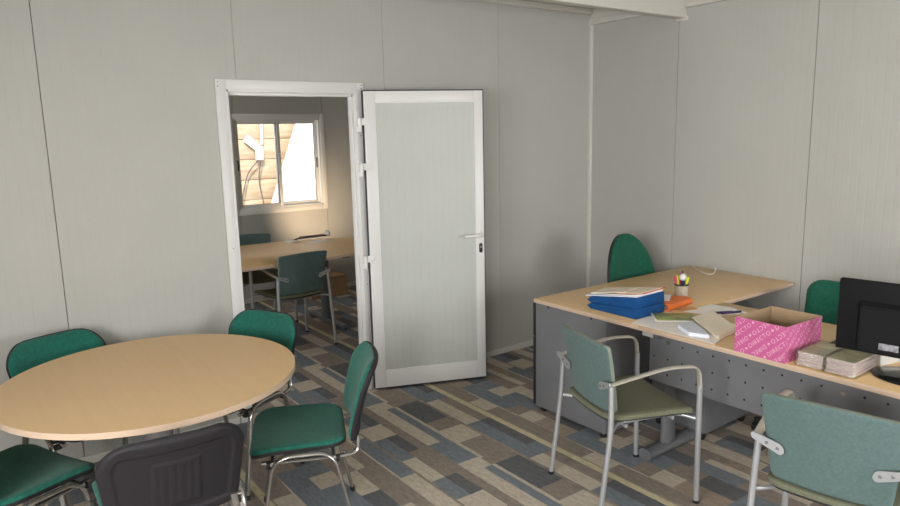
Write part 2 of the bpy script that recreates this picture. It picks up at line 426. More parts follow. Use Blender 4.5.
# ------------------------------------------------------------------ windows
def window(n, place, a0, a1, z0, z1, casing=.05, slide=True):
    w = bpy.data.objects.new('window_%d' % n, None); C.objects.link(w); struct(w)
    def B(bm, A0, A1, D0, D1, Z0, Z1, bev=.003):
        b2 = bmesh.new(); box(b2, A0, A1, D0, D1, Z0, Z1, bev)
        for v in b2.verts: v.co = Vector(place(v.co.x, v.co.y, v.co.z))
        merge(bm, b2)
    f = bmesh.new(); c = casing
    for A in ((a0-c, a0, z0-c, z1+c), (a1, a1+c, z0-c, z1+c), (a0, a1, z1, z1+c), (a0, a1, z0-c, z0)): B(f, A[0], A[1], -.012, .005, A[2], A[3])
    for A in ((a0-.002, a0+.020, z0, z1), (a1-.020, a1+.002, z0, z1), (a0, a1, z1-.020, z1+.002), (a0, a1, z0-.002, z0+.020)): B(f, A[0], A[1], 0, .075, A[2], A[3])
    o = obj('window_frame', f, M['pvc'], w)
    mid = (a0+a1)/2
    for k, (s0, s1, d0) in enumerate(((a0+.016, mid+.022, .012), (mid-.022, a1-.016, .042))):
        s = bmesh.new(); st = .036
        for A in ((s0, s0+st, z0+.016, z1-.016), (s1-st, s1, z0+.016, z1-.016), (s0+st, s1-st, z1-.016-st, z1-.016), (s0+st, s1-st, z0+.016, z0+.016+st)): B(s, A[0], A[1], d0, d0+.026, A[2], A[3])
        so = obj('sash', s, M['pvc'], w)
        g = bmesh.new(); B(g, s0+st-.004, s1-st+.004, d0+.011, d0+.015, z0+.016+st-.004, z1-.016-st+.004, 0)
        obj('pane', g, M['glass'], so)
        sl = bmesh.new()
        for A in ((s0+st-.001, s0+st+.004, z0+.050, z1-.050), (s1-st-.004, s1-st+.001, z0+.050, z1-.050), (s0+st, s1-st, z1-.056, z1-.050), (s0+st, s1-st, z0+.050, z0+.056)): B(sl, A[0], A[1], d0+.006, d0+.02, A[2], A[3], 0)
        oo = obj('glazing_seal', sl, M['cable_grey'], so)
        h = bmesh.new(); hx_ = s0+.018 if k == 0 else s1-.018
        B(h, hx_-.008, hx_+.008, d0-.004, d0+.004, (z0+z1)/2-.06, (z0+z1)/2+.05)
        obj('latch', h, M['cable_grey'], so)
    return w
window(1, pf, WX0, WX1, WZ0, WZ1)
for n, (a0, a1) in enumerate(LW): window(2+n, pl, a0, a1, .95, 2.15)  # the last of these is the added window of the second room
window(5, pn, -2.7, -.7, .95, 2.15)

# ------------------------------------------------------------------ outdoors behind the far window
bm = bmesh.new(); box(bm, -12, 12, YE+.2, 14, -.3, -.15); struct(obj('ground', bm, M['ground'], smooth=False))
pw = thing('board_wall', 'sunlit wall of wide pine boards seen through the far window', 'wall', (-1.6, 5.0, -.15))
bm = bmesh.new(); zz = 0
k = 0
while zz < 3.6:
    box(bm, -2.2, 1.6, 0, .035, zz, zz+.264, .004); zz += .27; k += 1
obj('boards', bm, M['pine'], pw)
bm = bmesh.new(); box(bm, -2.2, 1.6, .036, .0405, 0, 3.5); obj('backing_sheet', bm, M['tape'], pw)  # dark sheet added to stop light showing through the board gaps
for x in (-1.9, 0, 1.4):
    bm = bmesh.new(); box(bm, x, x+.08, .041, .12, 0, 3.5); obj('stud', bm, M['pine'], pw)
# white rendered volume whose slanted edge crosses the boards
bm = bmesh.new()
poly = [(-1.30, -.15), (-1.17, .30), (-.36, 2.35), (.1, 3.5), (2.5, 3.5), (2.5, -.15)]
b2 = bmesh.new(); prism(b2, poly, 0, .10, .006)
for v in b2.verts: v.co = Vector((v.co.x+.02, 4.80+v.co.z, v.co.y))
merge(bm, b2); tag(obj('white_gable', bm, M['render_white']), 'white slanted panel standing in front of the pine boards outside', 'panel')
jb = thing('junction_box', 'grey plug box with white card fixed to the boards outside', 'electrical box', (-1.02, 4.98, 1.55))
bm = bmesh.new(); box(bm, -.05, .05, -.05, 0, -.09, .09, .008); obj('box_body', bm, M['white'], jb)
bm = bmesh.new(); box(bm, -.24, -.03, -.012, -.006, .03, .13, .001, mtx=Matrix.Rotation(.0, 4, 'Y')); 
for v in bm.verts:
    c = v.co.copy()-Vector((-.03, 0, .05)); a = -.7; v.co = Vector((-.03+c.x*cos(a)+c.z*sin(a)*-1, c.y, .05+c.x*sin(a)*-1*-1+c.z*cos(a)))
obj('card', bm, M['white'], jb)
for k, pts in enumerate(([(-1.05, 4.94, 1.452), (-1.2, 4.95, 1.3), (-1.3, 4.95, .95), (-1.36, 4.95, .6)], [(-1.01, 4.94, 1.452), (-1.06, 4.95, 1.2), (-1.0, 4.95, .85), (-.98, 4.95, .5)])):
    bm = bmesh.new(); tube(bm, fillet(pts, .2), .008, n=8)
    q = obj('cable', bm, M['cable_grey'], jb); q.location = (1.02, -4.98, -1.55)
bm = bmesh.new(); tube(bm, [(-.97, 4.97, 1.665), (-.95, 4.97, 2.1), (-.93, 4.97, 2.9)], .02, n=10); tag(obj('conduit', bm, M['white']), 'white conduit rising above the plug box outside', 'pipe')
bm = bmesh.new(); box(bm, -1.50, -1.38, 4.990, 5.0, 1.83, 2.0, .001); tag(obj('notice', bm, M['white']), 'small white notice at top left of the outdoor boards', 'notice')

# ------------------------------------------------------------------ green visitor chair (oval tube frame, black shell)
def make_visitor(name, label, group, fabric='green'):
    t = thing(name, label, 'chair', group=group)
    # seat pad
    def spos(x, h):   # h from rear to front
        y = -.180+h
        return Vector((x, y, .470+.010*(abs(x)/.22)**2-.022*max(0, (h-.305)/.10)**2 - .0)), Vector((0, 0, 1))
    bm = bmesh.new(); panel(bm, lambda h: .218+.02*h/.43, .405, .09, .075, spos, .007, puff=.012, nu=24, nv=24)
    obj('seat', bm, M[fabric], t)
    bm = bmesh.new(); panel(bm, lambda h: .216+.02*h/.43, .403, .09, .075, lambda x, h: (spos(x, h)[0]-Vector((0, 0, .0075)), Vector((0, 0, 1))), .016, puff=0.0, back_puff=-.0, nu=16, nv=16)
    obj('seat_shell', bm, M['black'], t)
    # backrest
    H = .355
    def bpos(x, h):
        s = h/H
        y = -.225-.060*s-.045*s*s + .042*(x/.225)**2
        z = .458+h*.968
        n = Vector((-.22*x/.225*.5*1.2, .97, .25+.2*s)).normalized()
        return Vector((x, y, z)), n
    half = lambda h: .213+.024*min(1, h/.25)
    bm = bmesh.new(); panel(bm, lambda h: half(h)-.006, H-.010, .05, .112, lambda x, h: bpos(x, h+.005), .002, puff=.020, nu=26, nv=26)
    obj('backrest', bm, M[fabric], t)
    def emb(x, h, w):
        ax = abs(x); d = .020
        # recess of the inner field
        def sm(e0, e1, v): q = min(1, max(0, (v-e0)/(e1-e0))); return q*q*(3-2*q)
        inn = sm(0, .010, (w-.040)-ax)*sm(0, .010, h-.035)*sm(0, .010, (H-.045)-h)
        d -= .007*inn
        inn2 = sm(0, .006, .080-ax)*sm(0, .006, h-.07)*sm(0, .006, (H-.095)-h)
        d += .004*inn2
        if inn2 > .9:
            for c in (-.055, -.028, 0, .028, .055):
                d -= .0025*max(0, 1-abs(x-c)/.006)*sm(0, .01, (H-.11)-h)*sm(0, .01, h-.085)
        e = min(w-ax, H-h, h); k = min(1, e/.022); d -= .012*(1-sqrt(max(0, 1-(1-k)**2)))
        return d
    bm = bmesh.new()
    # fine grid so the embossing reads
    hs = [H*i/64 for i in range(65)]; nu = 84
    def hw(h, rb=.05, rt=.115):
        w = half(h)
        if h < rb: w -= rb-sqrt(max(0, rb*rb-(rb-h)**2))
        if H-h < rt: w -= rt-sqrt(max(0, rt*rt-(rt-(H-h))**2))
        return max(w, .01)
    G = []; Fr = []
    for h in hs:
        w = hw(h); row = []; fr = []
        for i in range(nu+1):
            x = (-1+2*i/nu)*w; p, n = bpos(x, h); row.append(bm.verts.new(p-n*(.002+emb(x, h, w)))); fr.append(p-n*.0005)
        G.append(row); Fr.append(fr)
    for j in range(64):
        for i in range(nu): bm.faces.new((G[j][i], G[j][i+1], G[j+1][i+1], G[j+1][i]))
    rim = [(j, 0) for j in range(65)]+[(64, i) for i in range(1, nu+1)]+[(j, nu) for j in range(63, -1, -1)]+[(0, i) for i in range(nu-1, 0, -1)]
    rv = [bm.verts.new(Fr[j][i]) for j, i in rim]
    for q in range(len(rim)):
        q2 = (q+1) % len(rim); bm.faces.new((G[rim[q][0]][rim[q][1]], G[rim[q2][0]][rim[q2][1]], rv[q2], rv[q]))
    bm.faces.new(rv)
    o = obj('back_shell', bm, M['shell'], t, ang=50); o['label'] = 'embossed black plastic back shell'
    # side frames
    for s in (-1, 1):
        bm = bmesh.new()
        pts = fillet([(s*.252, .205, .008), (s*.243, .125, .452), (s*.243, -.118, .452), (s*.252, -.215, .008)], .075, 9)
        tube(bm, pts, .0085, .0145, up=(1, 0, 0), n=16)
        fo = obj('side_frame', bm, M['chrome'], t)
        for yy in (.2055, -.2162):
            b = bmesh.new(); tube(b, [(s*.2522, yy, 0), (s*.2517, yy-(.004 if yy > 0 else -.004), .024)], .0115, .0165, up=(1, 0, 0), n=14); obj('foot_cap', b, M['black'], fo)
    for s in (-1, 1):
        bm = bmesh.new()
        pts = fillet([(s*.212, .175, .420), (s*.212, -.17, .414), (s*.200, -.222, .420), (s*.19, -.226, .49)], .07, 9)
        tube(bm, pts, .0085, .0125, up=(1, 0, 0), n=14)
        obj('back_support', bm, M['chrome'], t)
    for y in (.13, -.12):
        bm = bmesh.new(); tube(bm, [(-.243, y, .424), (.243, y, .424)], .010, n=12); obj('cross_bar', bm, M['chrome'], t)
    for s in (-1, 1):
        for y in (.14, -.13):
            bm = bmesh.new(); box(bm, s*.225-.012, s*.225+.012, y-.016, y+.016, .400, .426, .004); obj('corner_fixing', bm, M['black'], t)
    return t

GV = 'green visitor chairs around the round table'
vc = make_visitor('visitor_chair', 'green visitor chair at the right of the round table, seen side-on on open floor', GV)
vc.location = (-3.274, -1.312, 0); vc.rotation_euler = (0, 0, radians(66))
dup(vc, (-3.36, -.61, 0), radians(117), 'green visitor chair at the far right of the round table, in front of the doorway', GV)
dup(vc, (-4.005, -.48, 0), radians(199), 'green visitor chair at the far left, its backrest against the panel wall', GV)
dup(vc, (-3.905, -1.485, 0), radians(-4), 'visitor chair nearest the camera, its embossed black back shell towards us', GV)
dup(vc, (-4.365, -1.015, 0), radians(-64), 'green visitor chair at the left photo edge, only seat and tube frame showing', GV)

# ------------------------------------------------------------------ round meeting table
t = thing('meeting_table', 'round beech meeting table on a round dark silver column, left of the doorway', 'table', (-3.802, -.936, 0))
def ellipse_pts(a, b, n=96): return [(a*cos(2*pi*k/n), b*sin(2*pi*k/n)) for k in range(n)]
bm = bmesh.new(); prism(bm, ellipse_pts(.612, .612), .711, .735, .0035)
for f in bm.faces:
    f.normal_update(); f.material_index = 0 if abs(f.normal.z) > .8 else 1
obj('tabletop', bm, [M['beech_x'], M['edge']], t, ang=60)
bm = bmesh.new(); lathe(bm, [(0, .05), (.062, .05), (.062, .70), (0, .70)], n=36); obj('column', bm, M['column'], t)
bm = bmesh.new(); box(bm, -.26, .26, -.035, .035, .69, .711, .003); box(bm, -.035, .035, -.38, .38, .69, .711, .003); obj('top_bracket', bm, M['black'], t)
bm = bmesh.new()
for k in range(4):
    a = pi/4+k*pi/2
    b2 = bmesh.new(); prism(b2, [(.02, -.03), (.42, -.018), (.43, 0), (.42, .018), (.02, .03)], .022, .055, .006); 
    for v in b2.verts:
        if v.co.x > .2 and v.co.z > .04: v.co.z = .042
    merge(bm, b2, 0, Matrix.Rotation(a, 4, 'Z'))
lathe(bm, [(0, .02), (.09, .02), (.09, .06), (.065, .075), (0, .075)], n=30)
obj('star_base', bm, M['column'], t)
for k in range(4):
    a = pi/4+k*pi/2; bm = bmesh.new(); lathe(bm, [(0, 0), (.016, 0), (.018, .02), (0, .024)], (.40*cos(a), .40*sin(a), 0), 14); obj('glide', bm, M['black'], t)

# ------------------------------------------------------------------ grey-green armchair
def make_arm(name, label, group):
    t = thing(name, label, 'armchair', group=group)
    def spos(x, h):
        y = -.215+h; u = x/.23
        z = .455+.014*u*u-.014*max(0, (h-.33)/.13)**2+.012*max(0, (.10-h)/.10)**2
        return Vector((x, y, z)), Vector((0, 0, 1))
    bm = bmesh.new(); panel(bm, lambda h: .200+.045*min(1, h/.42), .455, .05, .055, spos, .014, puff=.012, nu=22, nv=22)
    obj('seat', bm, M['olive'], t)
    bm = bmesh.new(); panel(bm, lambda h: .190+.042*min(1, h/.42), .435, .05, .055, lambda x, h: (spos(x, h+.008)[0]-Vector((0, 0, .014)), Vector((0, 0, 1))), .010, puff=0, nu=16, nv=16)
    obj('seat_board', bm, M['black'], t)
    H = .345
    def bpos(x, h):
        s = h/H; u = x/.21
        y = -.183-.055*s-.018*s*s+.030*u*u
        return Vector((x, y, .480+h-.012*u*u*s)), Vector((-.12*u, .99, .14)).normalized()
    bm = bmesh.new(); panel(bm, lambda h: .190+.034*(h/H), H, .025, .018, bpos, .016, puff=.006, back_puff=.004, nu=22, nv=20, mi_side=1)
    obj('backrest', bm, [M['teal'], M['olive_edge']], t)
    for s in (-1, 1):
        bm = bmesh.new()
        tube(bm, fillet([(s*.242, -.275, .006), (s*.239, -.220, .44), (s*.227, -.216, .642)], .12, 9), .0125, n=14)
        o = obj('rear_leg', bm, M['silver'], t)
        b = bmesh.new(); tube(b, [(s*.242, -.2758, 0), (s*.2418, -.2742, .014)], .0140, n=14); obj('foot_cap', b, M['black'], o)
        bm = bmesh.new()
        tube(bm, [(s*.252, .238, .006), (s*.252, .232, .585)], .0135, .0135, n=14)
        o = obj('front_leg', bm, M['silver'], t)
        b = bmesh.new(); tube(b, [(s*.252, .2381, 0), (s*.252, .2379, .014)], .0150, n=14); obj('foot_cap', b, M['black'], o)
        bm = bmesh.new()
        pts = fillet([(s*.252, .232, .575), (s*.252, .222, .676), (s*.250, .06, .690), (s*.233, -.224, .640)], .075, 9)
        tube(bm, pts, .0165, .0065, up=(0, 0, 1), n=14)
        for v in bm.verts: pass
        obj('armrest', bm, M['arm'], t)
        bm = bmesh.new()   # flat tapering plate screwed to the rear of the backrest
        L = .104; N = 24; poly = []
        for k in range(N+1): a = -pi/2+pi*k/N; poly.append((L-.020+.020*cos(a), .020*sin(a)))
        for k in range(N+1): a = pi/2+pi*k/N; poly.append((.0+.012*cos(a), .013*sin(a)))
        prism(bm, poly, 0, .007, .0015)
        for v in bm.verts:
            c = v.co.copy(); v.co = Vector((s*(.238-c.x*.97), -.234+c.x*.10+c.z-.006, .642-c.x*.35+c.y))
        pl_ = obj('back_bracket', bm, M['silver'], t)
        for dx in (.044, .082):
            bm = bmesh.new(); b2 = bmesh.new(); lathe(b2, [(0, 0), (.006, 0), (.006, .002), (.003, .003), (0, .001)], n=12)
            for v in b2.verts: c = v.co.copy(); v.co = Vector((s*(.238-dx*.97)+c.x, -.240+dx*.10-c.z, .642-dx*.35+c.y))
            merge(bm, b2); obj('screw', bm, M['steel'], pl_)
        bm = bmesh.new()
        tube(bm, fillet([(s*.249, .234, .418), (s*.17, .17, .428), (s*.17, -.15, .428), (s*.239, -.216, .425)], .05, 6), .009, n=12)
        obj('seat_rail', bm, M['silver'], t)
    for y in (.13, -.12):
        bm = bmesh.new(); tube(bm, [(-.2, y, .420), (.2, y, .420)], .009, n=12); obj('cross_bar', bm, M['silver'], t)
    return t
ac = make_arm('armchair', 'grey-green armchair facing the drawer unit and blue file boxes, free on the carpet', None)
ac.location = (-1.897, -1.979, 0); ac.rotation_euler = (0, 0, radians(252))
dup(ac, (-1.893, -2.982, 0), radians(281), 'grey-green armchair at the lower right corner of the photo, in front of the monitor')
dup(ac, (-2.185, 1.345, 0), radians(5), 'grey-green armchair beyond the doorway, back to us, near side of the table')
dup(ac, (-2.13, 2.24, 0), radians(180), 'grey-green armchair beyond the doorway, tucked in on the window side of the table')

# ------------------------------------------------------------------ desks
dk = thing('corner_desk', 'beech-topped desk reaching to the right wall, carrying the blue file boxes and pen cup', 'desk', (-.80, -1.425, 0))
L_ = lambda x, y, z=0: (x+.80, y+1.425, z)
def rbox(bm, x0, x1, y0, y1, z0, z1, bev=0, mi=0): box(bm, x0+.80, x1+.80, y0+1.425, y1+1.425, z0, z1, bev, mi)
def top(bm):
    for f in bm.faces:
        f.normal_update(); f.material_index = 0 if abs(f.normal.z) > .8 else 1
bm = bmesh.new(); rbox(bm, -1.602, -.015, -1.815, -1.018, .711, .735, .002); top(bm); obj('desktop', bm, [M['beech_x'], M['edge']], dk)
for xx in (-.10,):
    bm = bmesh.new(); rbox(bm, xx-.035, xx+.025, -1.45, -1.37, .04, .70, .006); rbox(bm, xx-.035, xx+.025, -1.79, -1.08, .012, .05, .008); rbox(bm, xx-.035, xx+.025, -1.75, -1.10, .685, .711, .003)
    obj('leg', bm, M['steel'], dk)
pa = thing('drawer_pedestal', 'full-height grey drawer unit under the left end of the corner desk', 'drawer unit', (-1.36, -1.28, 0))
def pbox(bm, x0, x1, y0, y1, z0, z1, bev=0, mi=0): box(bm, x0+1.36, x1+1.36, y0+1.28, y1+1.28, z0, z1, bev, mi)
bm = bmesh.new(); pbox(bm, -1.57, -1.15, -1.572, -1.003, .030, .7105, .002)
for y in (-1.115, -1.46):
    for zz_ in (.694,): 
        pbox(bm, -1.5712, -1.5702, y-.006, y+.006, zz_-.006, zz_+.006, 0, 1)
obj('cabinet_body', bm, [M['desk_grey'], M['hole']], pa)
for k, (za, zb) in enumerate(((.035, .255), (.260, .480), (.485, .700))):
    bm = bmesh.new(); pbox(bm, -1.572, -1.148, -1.001, -.981, za, zb, .003); o = obj('drawer', bm, M['black'], pa)
    bm = bmesh.new(); pbox(bm, -1.42, -1.30, -.981, -.968, (za+zb)/2-.006, (za+zb)/2+.006, .003); obj('drawer_handle', bm, M['steel'], o)
for x in (-1.54, -1.18):
    for y in (-1.54, -1.05):
        bm = bmesh.new(); box(bm, x+1.36-.018, x+1.36+.018, y+1.28-.018, y+1.28+.018, 0, .031, .004); obj('foot', bm, M['black'], pa)

db = thing('long_desk', 'long beech desk in line with the corner desk, holding the pink box and monitor', 'desk', (-1.21, -2.7, 0))
def ebox(bm, x0, x1, y0, y1, z0, z1, bev=0, mi=0): box(bm, x0+1.21, x1+1.21, y0+2.7, y1+2.7, z0, z1, bev, mi)
Y0, Y1 = -3.63, -1.818
bm = bmesh.new(); ebox(bm, -1.602, -.832, Y0, Y1, .711, .735, .002); top(bm); obj('desktop', bm, [M['beech'], M['edge']], db)
for y in (-1.872, -3.56):
    bm = bmesh.new()
    b2 = bmesh.new(); lathe(b2, [(0, .03), (.048, .03), (.044, .67), (0, .67)], n=28, sx=1.1, sy=.62); 
    for v in b2.verts: v.co += Vector((-1.40+1.21, y+2.7, 0))
    merge(bm, b2)
    tube(bm, fillet([(-1.585+1.21, y+2.7, .032), (-.90+1.21, y+2.7, .032)], .05), .042, .030, up=(0, 0, 1), n=20)
    ebox(bm, -1.55, -.88, y-.03, y+.03, .668, .711, .004)
    l = obj('leg', bm, M['steel'], db)
    bm = bmesh.new(); tube(bm, [(-1.592+1.21, y+2.7, .032), (-1.585+1.21, y+2.7, .032)], .044, .032, n=20); obj('end_cap', bm, M['steel'], l)
    bm = bmesh.new(); ebox(bm, -1.556, -1.500, y+.0, y+.068, .672, .700, .003); obj('cable_clip', bm, M['steel_light'], l)
bm = bmesh.new(); ebox(bm, -1.502, -1.484, -3.50, -1.815, .420, .708, .002)
def disc(bm, y, z, r, mi=0):
    vs = [bm.verts.new((-1.5032+1.21, y+2.7+r*cos(2*pi*k/12), z+r*sin(2*pi*k/12))) for k in range(12)]; v2 = [bm.verts.new((v.co.x+.003, v.co.y, v.co.z)) for v in vs]
    f = bm.faces.new(vs); f.material_index = mi
    for k in range(12):
        f = bm.faces.new((vs[k], vs[(k+1) % 12], v2[(k+1) % 12], v2[k])); f.material_index = mi
for i in range(-1, 18):
    for j in range(3):
        y = -1.931-.0866*i; z = .643-.0855*j
        if i == -1 and j != 1: continue
        disc(bm, y, z, .0052, 1)
mp_ = obj('modesty_panel', bm, [M['desk_grey'], M['hole']], db)
for y, z in ((-1.931, .650), (-2.80, .636)):
    bm = bmesh.new(); disc(bm, y, z, .011)
    for v in bm.verts: v.co.x -= .002
    obj('fixing_bolt', bm, M['chrome'], mp_)

pb_ = thing('drawer_pedestal', 'low grey drawer unit under the long desk, behind the perforated panel', 'drawer unit', (-.94, -1.93, 0))
bm = bmesh.new(); box(bm, -.235, .235, -.02, .34, .055, .58, .003); obj('cabinet_body', bm, M['desk_grey'], pb_)
for za, zb in ((.06, .22), (.225, .40), (.405, .575)):
    bm = bmesh.new(); box(bm, .236, .252, -.018, .338, za, zb, .003); o = obj('drawer', bm, M['steel'], pb_)
for x in (-.2, .2):
    for y in (.02, .30):
        bm = bmesh.new(); tube(bm, [(x, y-.012, .027), (x, y+.012, .027)], .027, n=18); box(bm, x-.012, x+.012, y-.014, y+.014, .03, .056, .003); obj('caster', bm, M['black'], pb_)

# brown box on the carpet beyond the pedestal
def carton(name, label, cat, loc, rz, w, d, h, th=.005, m='card', flaps=False, open_=True):
    t = thing(name, label, cat, loc, rz)
    bm = bmesh.new()
    box(bm, -w/2, w/2, -d/2, d/2, 0, th); box(bm, -w/2, w/2, -d/2, -d/2+th, 0, h); box(bm, -w/2, w/2, d/2-th, d/2, 0, h)
    box(bm, -w/2, -w/2+th, -d/2, d/2, 0, h); box(bm, w/2-th, w/2, -d/2, d/2, 0, h)
    if not open_: box(bm, -w/2, w/2, -d/2, d/2, h-th, h)
    obj('walls', bm, M[m], t, smooth=False)
    return t
carton('cardboard_box', 'brown cardboard box on the carpet behind the long desk, glimpsed past the low drawer unit', 'box', (-.27, -1.98, 0), .05, .36, .30, .28)

# ------------------------------------------------------------------ swivel chairs
def make_swivel(name, label, back_kind, group=None):
    t = thing(name, label, 'office chair', group=group)
    bm = bmesh.new()
    for k in range(5):
        a = 2*pi*k/5+.3
        b2 = bmesh.new(); prism(b2, [(.02, -.028), (.30, -.018), (.31, 0), (.30, .018), (.02, .028)], .055, .085, .006); merge(bm, b2, 0, Matrix.Rotation(a, 4, 'Z'))
    lathe(bm, [(0, .05), (.05, .05), (.045, .11), (.03, .13), (.028, .40), (0, .40)], n=24)
    obj('star_base', bm, M['black'], t)
    for k in range(5):
        a = 2*pi*k/5+.3; x, y = .29*cos(a), .29*sin(a)
        bm = bmesh.new(); tube(bm, [(x-.02, y, .027), (x+.02, y, .027)], .027, n=16); box(bm, x-.01, x+.01, y-.01, y+.01, .03, .06, .002); obj('caster', bm, M['black'], t)
    def spos(x, h): return Vector((x, -.22+h, .485-.03*max(0, (h-.36)/.1)**2+.01*(x/.23)**2)), Vector((0, 0, 1))
    bm = bmesh.new(); panel(bm, lambda h: .225, .46, .1, .1, spos, .035, puff=.02); obj('seat', bm, M['green_dark'], t)
    bm = bmesh.new(); panel(bm, lambda h: .22, .45, .1, .1, lambda x, h: (spos(x, h)[0]-Vector((0, 0, .035)), Vector((0, 0, 1))), .02, puff=0); obj('seat_shell', bm, M['black'], t)
    if back_kind == 'tall': H, zb, half, rt, rb = .50, .507, (lambda h: (.18+.042*sin(min(1, h/.13)*pi/2)) if h < .13 else .222*sqrt(max(.0, 1-((h-.13)/.372)**2))), .004, .06
    else: H, zb, half, rt, rb = .36, .51, (lambda h: .20+.015*h/.3), .075, .06
    def bpos(x, h):
        s = h/H; return Vector((x, -.24-.05*s-.02*s*s+.05*(x/.22)**2, zb+h)), Vector((-.35*x/.22, .98, .12)).normalized()
    bm = bmesh.new(); panel(bm, half, H, rb, rt, bpos, .004, puff=.028, nu=24, nv=26); obj('backrest', bm, M['green_dark'], t)
    bm = bmesh.new(); panel(bm, lambda h: half(h)+.002, H, rb, rt, lambda x, h: (bpos(x, h)[0]-bpos(x, h)[1]*.004, bpos(x, h)[1]), .022, puff=0, nu=20, nv=22); obj('back_shell', bm, M['black'], t)
    bm = bmesh.new(); tube(bm, fillet([(0, -.02, .43), (0, -.27, .43), (0, -.315, .74)], .09, 8), .028, .010, up=(0, 0, 1), n=14); obj('back_bar', bm, M['black'], t)
    bm = bmesh.new(); box(bm, -.08, .08, -.1, .1, .40, .432, .006); obj('mechanism', bm, M['black'], t)
    return t
s1 = make_swivel('swivel_chair', 'green swivel chair with a tall rounded backrest in the corner behind the corner desk', 'tall')
s1.location = (-.555, -1.13, 0); s1.rotation_euler = (0, 0, radians(174))
s2 = make_swivel('swivel_chair', 'green swivel chair behind the long desk, partly hidden by the black monitor', 'low')
s2.location = (-.72, -2.325, 0); s2.rotation_euler = (0, 0, radians(88))

# ------------------------------------------------------------------ things on the desks
ZD = .735
def slab(name, label, cat, pts, z, h, m, group=None, bev=0):
    cx = sum(p[0] for p in pts)/len(pts); cy = sum(p[1] for p in pts)/len(pts)
    bm = bmesh.new(); prism(bm, [(p[0]-cx, p[1]-cy) for p in pts], 0, h, bev)
    o = obj(name, bm, M[m] if isinstance(m, str) else m, smooth=False); o.location = (cx, cy, z)
    if label: tag(o, label, cat, group)
    return o
def rect(cx, cy, w, d, a):
    c, s = cos(a), sin(a); return [(cx+c*x-s*y, cy+s*x+c*y) for x, y in ((-w/2, -d/2), (w/2, -d/2), (w/2, d/2), (-w/2, d/2))]
# two blue file boxes, stacked; front corner at (-1.526,-1.735)
def file_box(label, z, tilt):
    t = thing('file_box', label, 'file box', (-1.52, -1.734, z), 0, 'blue file boxes on the corner desk')
    t.rotation_euler = (radians(-tilt), 0, radians(.5))
    w, d, h, h2 = .245, .350, .059, .035
    bm = bmesh.new()
    prof = [(0, 0), (d-.030, 0), (d, h2*.48), (d-.026, h2-.001), (0, h-.0015)]
    b2 = bmesh.new(); prism(b2, prof, 0, w, .0015)
    for v in b2.verts: v.co = Vector((v.co.z, v.co.x, v.co.y))
    merge(bm, b2); obj('case', bm, M['blue'], t)
    bm = bmesh.new(); b2 = bmesh.new(); prism(b2, [(.0, .0), (.17, .004), (.17, -.006), (.0, -.008)], 0, .002)
    for v in b2.verts: v.co = Vector((-.003+v.co.z, .02+v.co.x, h-.012-(v.co.x)*.07+v.co.y))
    merge(bm, b2); obj('lid_flap', bm, M['blue'], t, smooth=False)
    return t
file_box('lower blue cardboard file box at the front edge of the corner desk', ZD, 0)
file_box('upper blue cardboard file box, loose papers lying on top', ZD+.0597, 4.1)
zo = .0608
P1 = [('sheet_of_paper', 'lowest white sheets on the blue file boxes, edges poking out left', rect(-1.40, -1.545, .225, .36, .03), .006, 'bluish'),
      ('sheet_of_paper', 'white printed sheets in the middle of the stack on the blue file boxes', rect(-1.385, -1.555, .22, .34, -.07), .005, 'paper'),
      ('card_folder', 'red-edged card folder under the top sheets on the blue file boxes', rect(-1.355, -1.64, .23, .17, .12), .004, 'red'),
      ('sheet_of_paper', 'cream sheet lying to the right on top of the blue file boxes', rect(-1.375, -1.645, .21, .15, .10), .003, 'cream'),
      ('sheet_of_paper', 'topmost cream sheet at the left on the blue file boxes', rect(-1.42, -1.50, .18, .21, .30), .003, 'cream')]
for nm, lb, pts, h, m in P1:
    cy = sum(q[1] for q in pts)/4; dy = cy+1.734; tl = radians(8.1)
    q = slab(nm, lb, 'folder' if 'folder' in nm else 'paper', pts, ZD+.0597+zo-dy*math.tan(tl), h, m); q.rotation_euler = (-tl, 0, 0); zo += h+.0006
# orange folder with papers
of = thing('ring_folder', 'orange folder lying beside the blue file boxes, sheets sticking out of it', 'folder', (-1.155, -1.625, ZD), radians(3))
bm = bmesh.new()
pr = [(-.13, 0), (.09, 0), (.125, .010), (.135, .026), (.125, .042), (.09, .050), (-.13, .022), (-.13, .018), (.085, .044), (.115, .030), (.115, .018), (.085, .004), (-.13, .004)]
b2 = bmesh.new(); prism(b2, pr, -.11, .11)
for v in b2.verts: v.co = Vector((v.co.z, -v.co.x, v.co.y))
merge(bm, b2); obj('cover', bm, M['orange'], of)
bm = bmesh.new(); box(bm, -.100, .100, -.080, .125, .0045, .017, .001); obj('papers', bm, M['paper'], of)
slab('sheet_of_paper', 'printed sheet lying on the orange folder, behind the file boxes', 'paper', rect(-1.20, -1.60, .15, .19, .55), ZD+.0515, .002, 'paper')
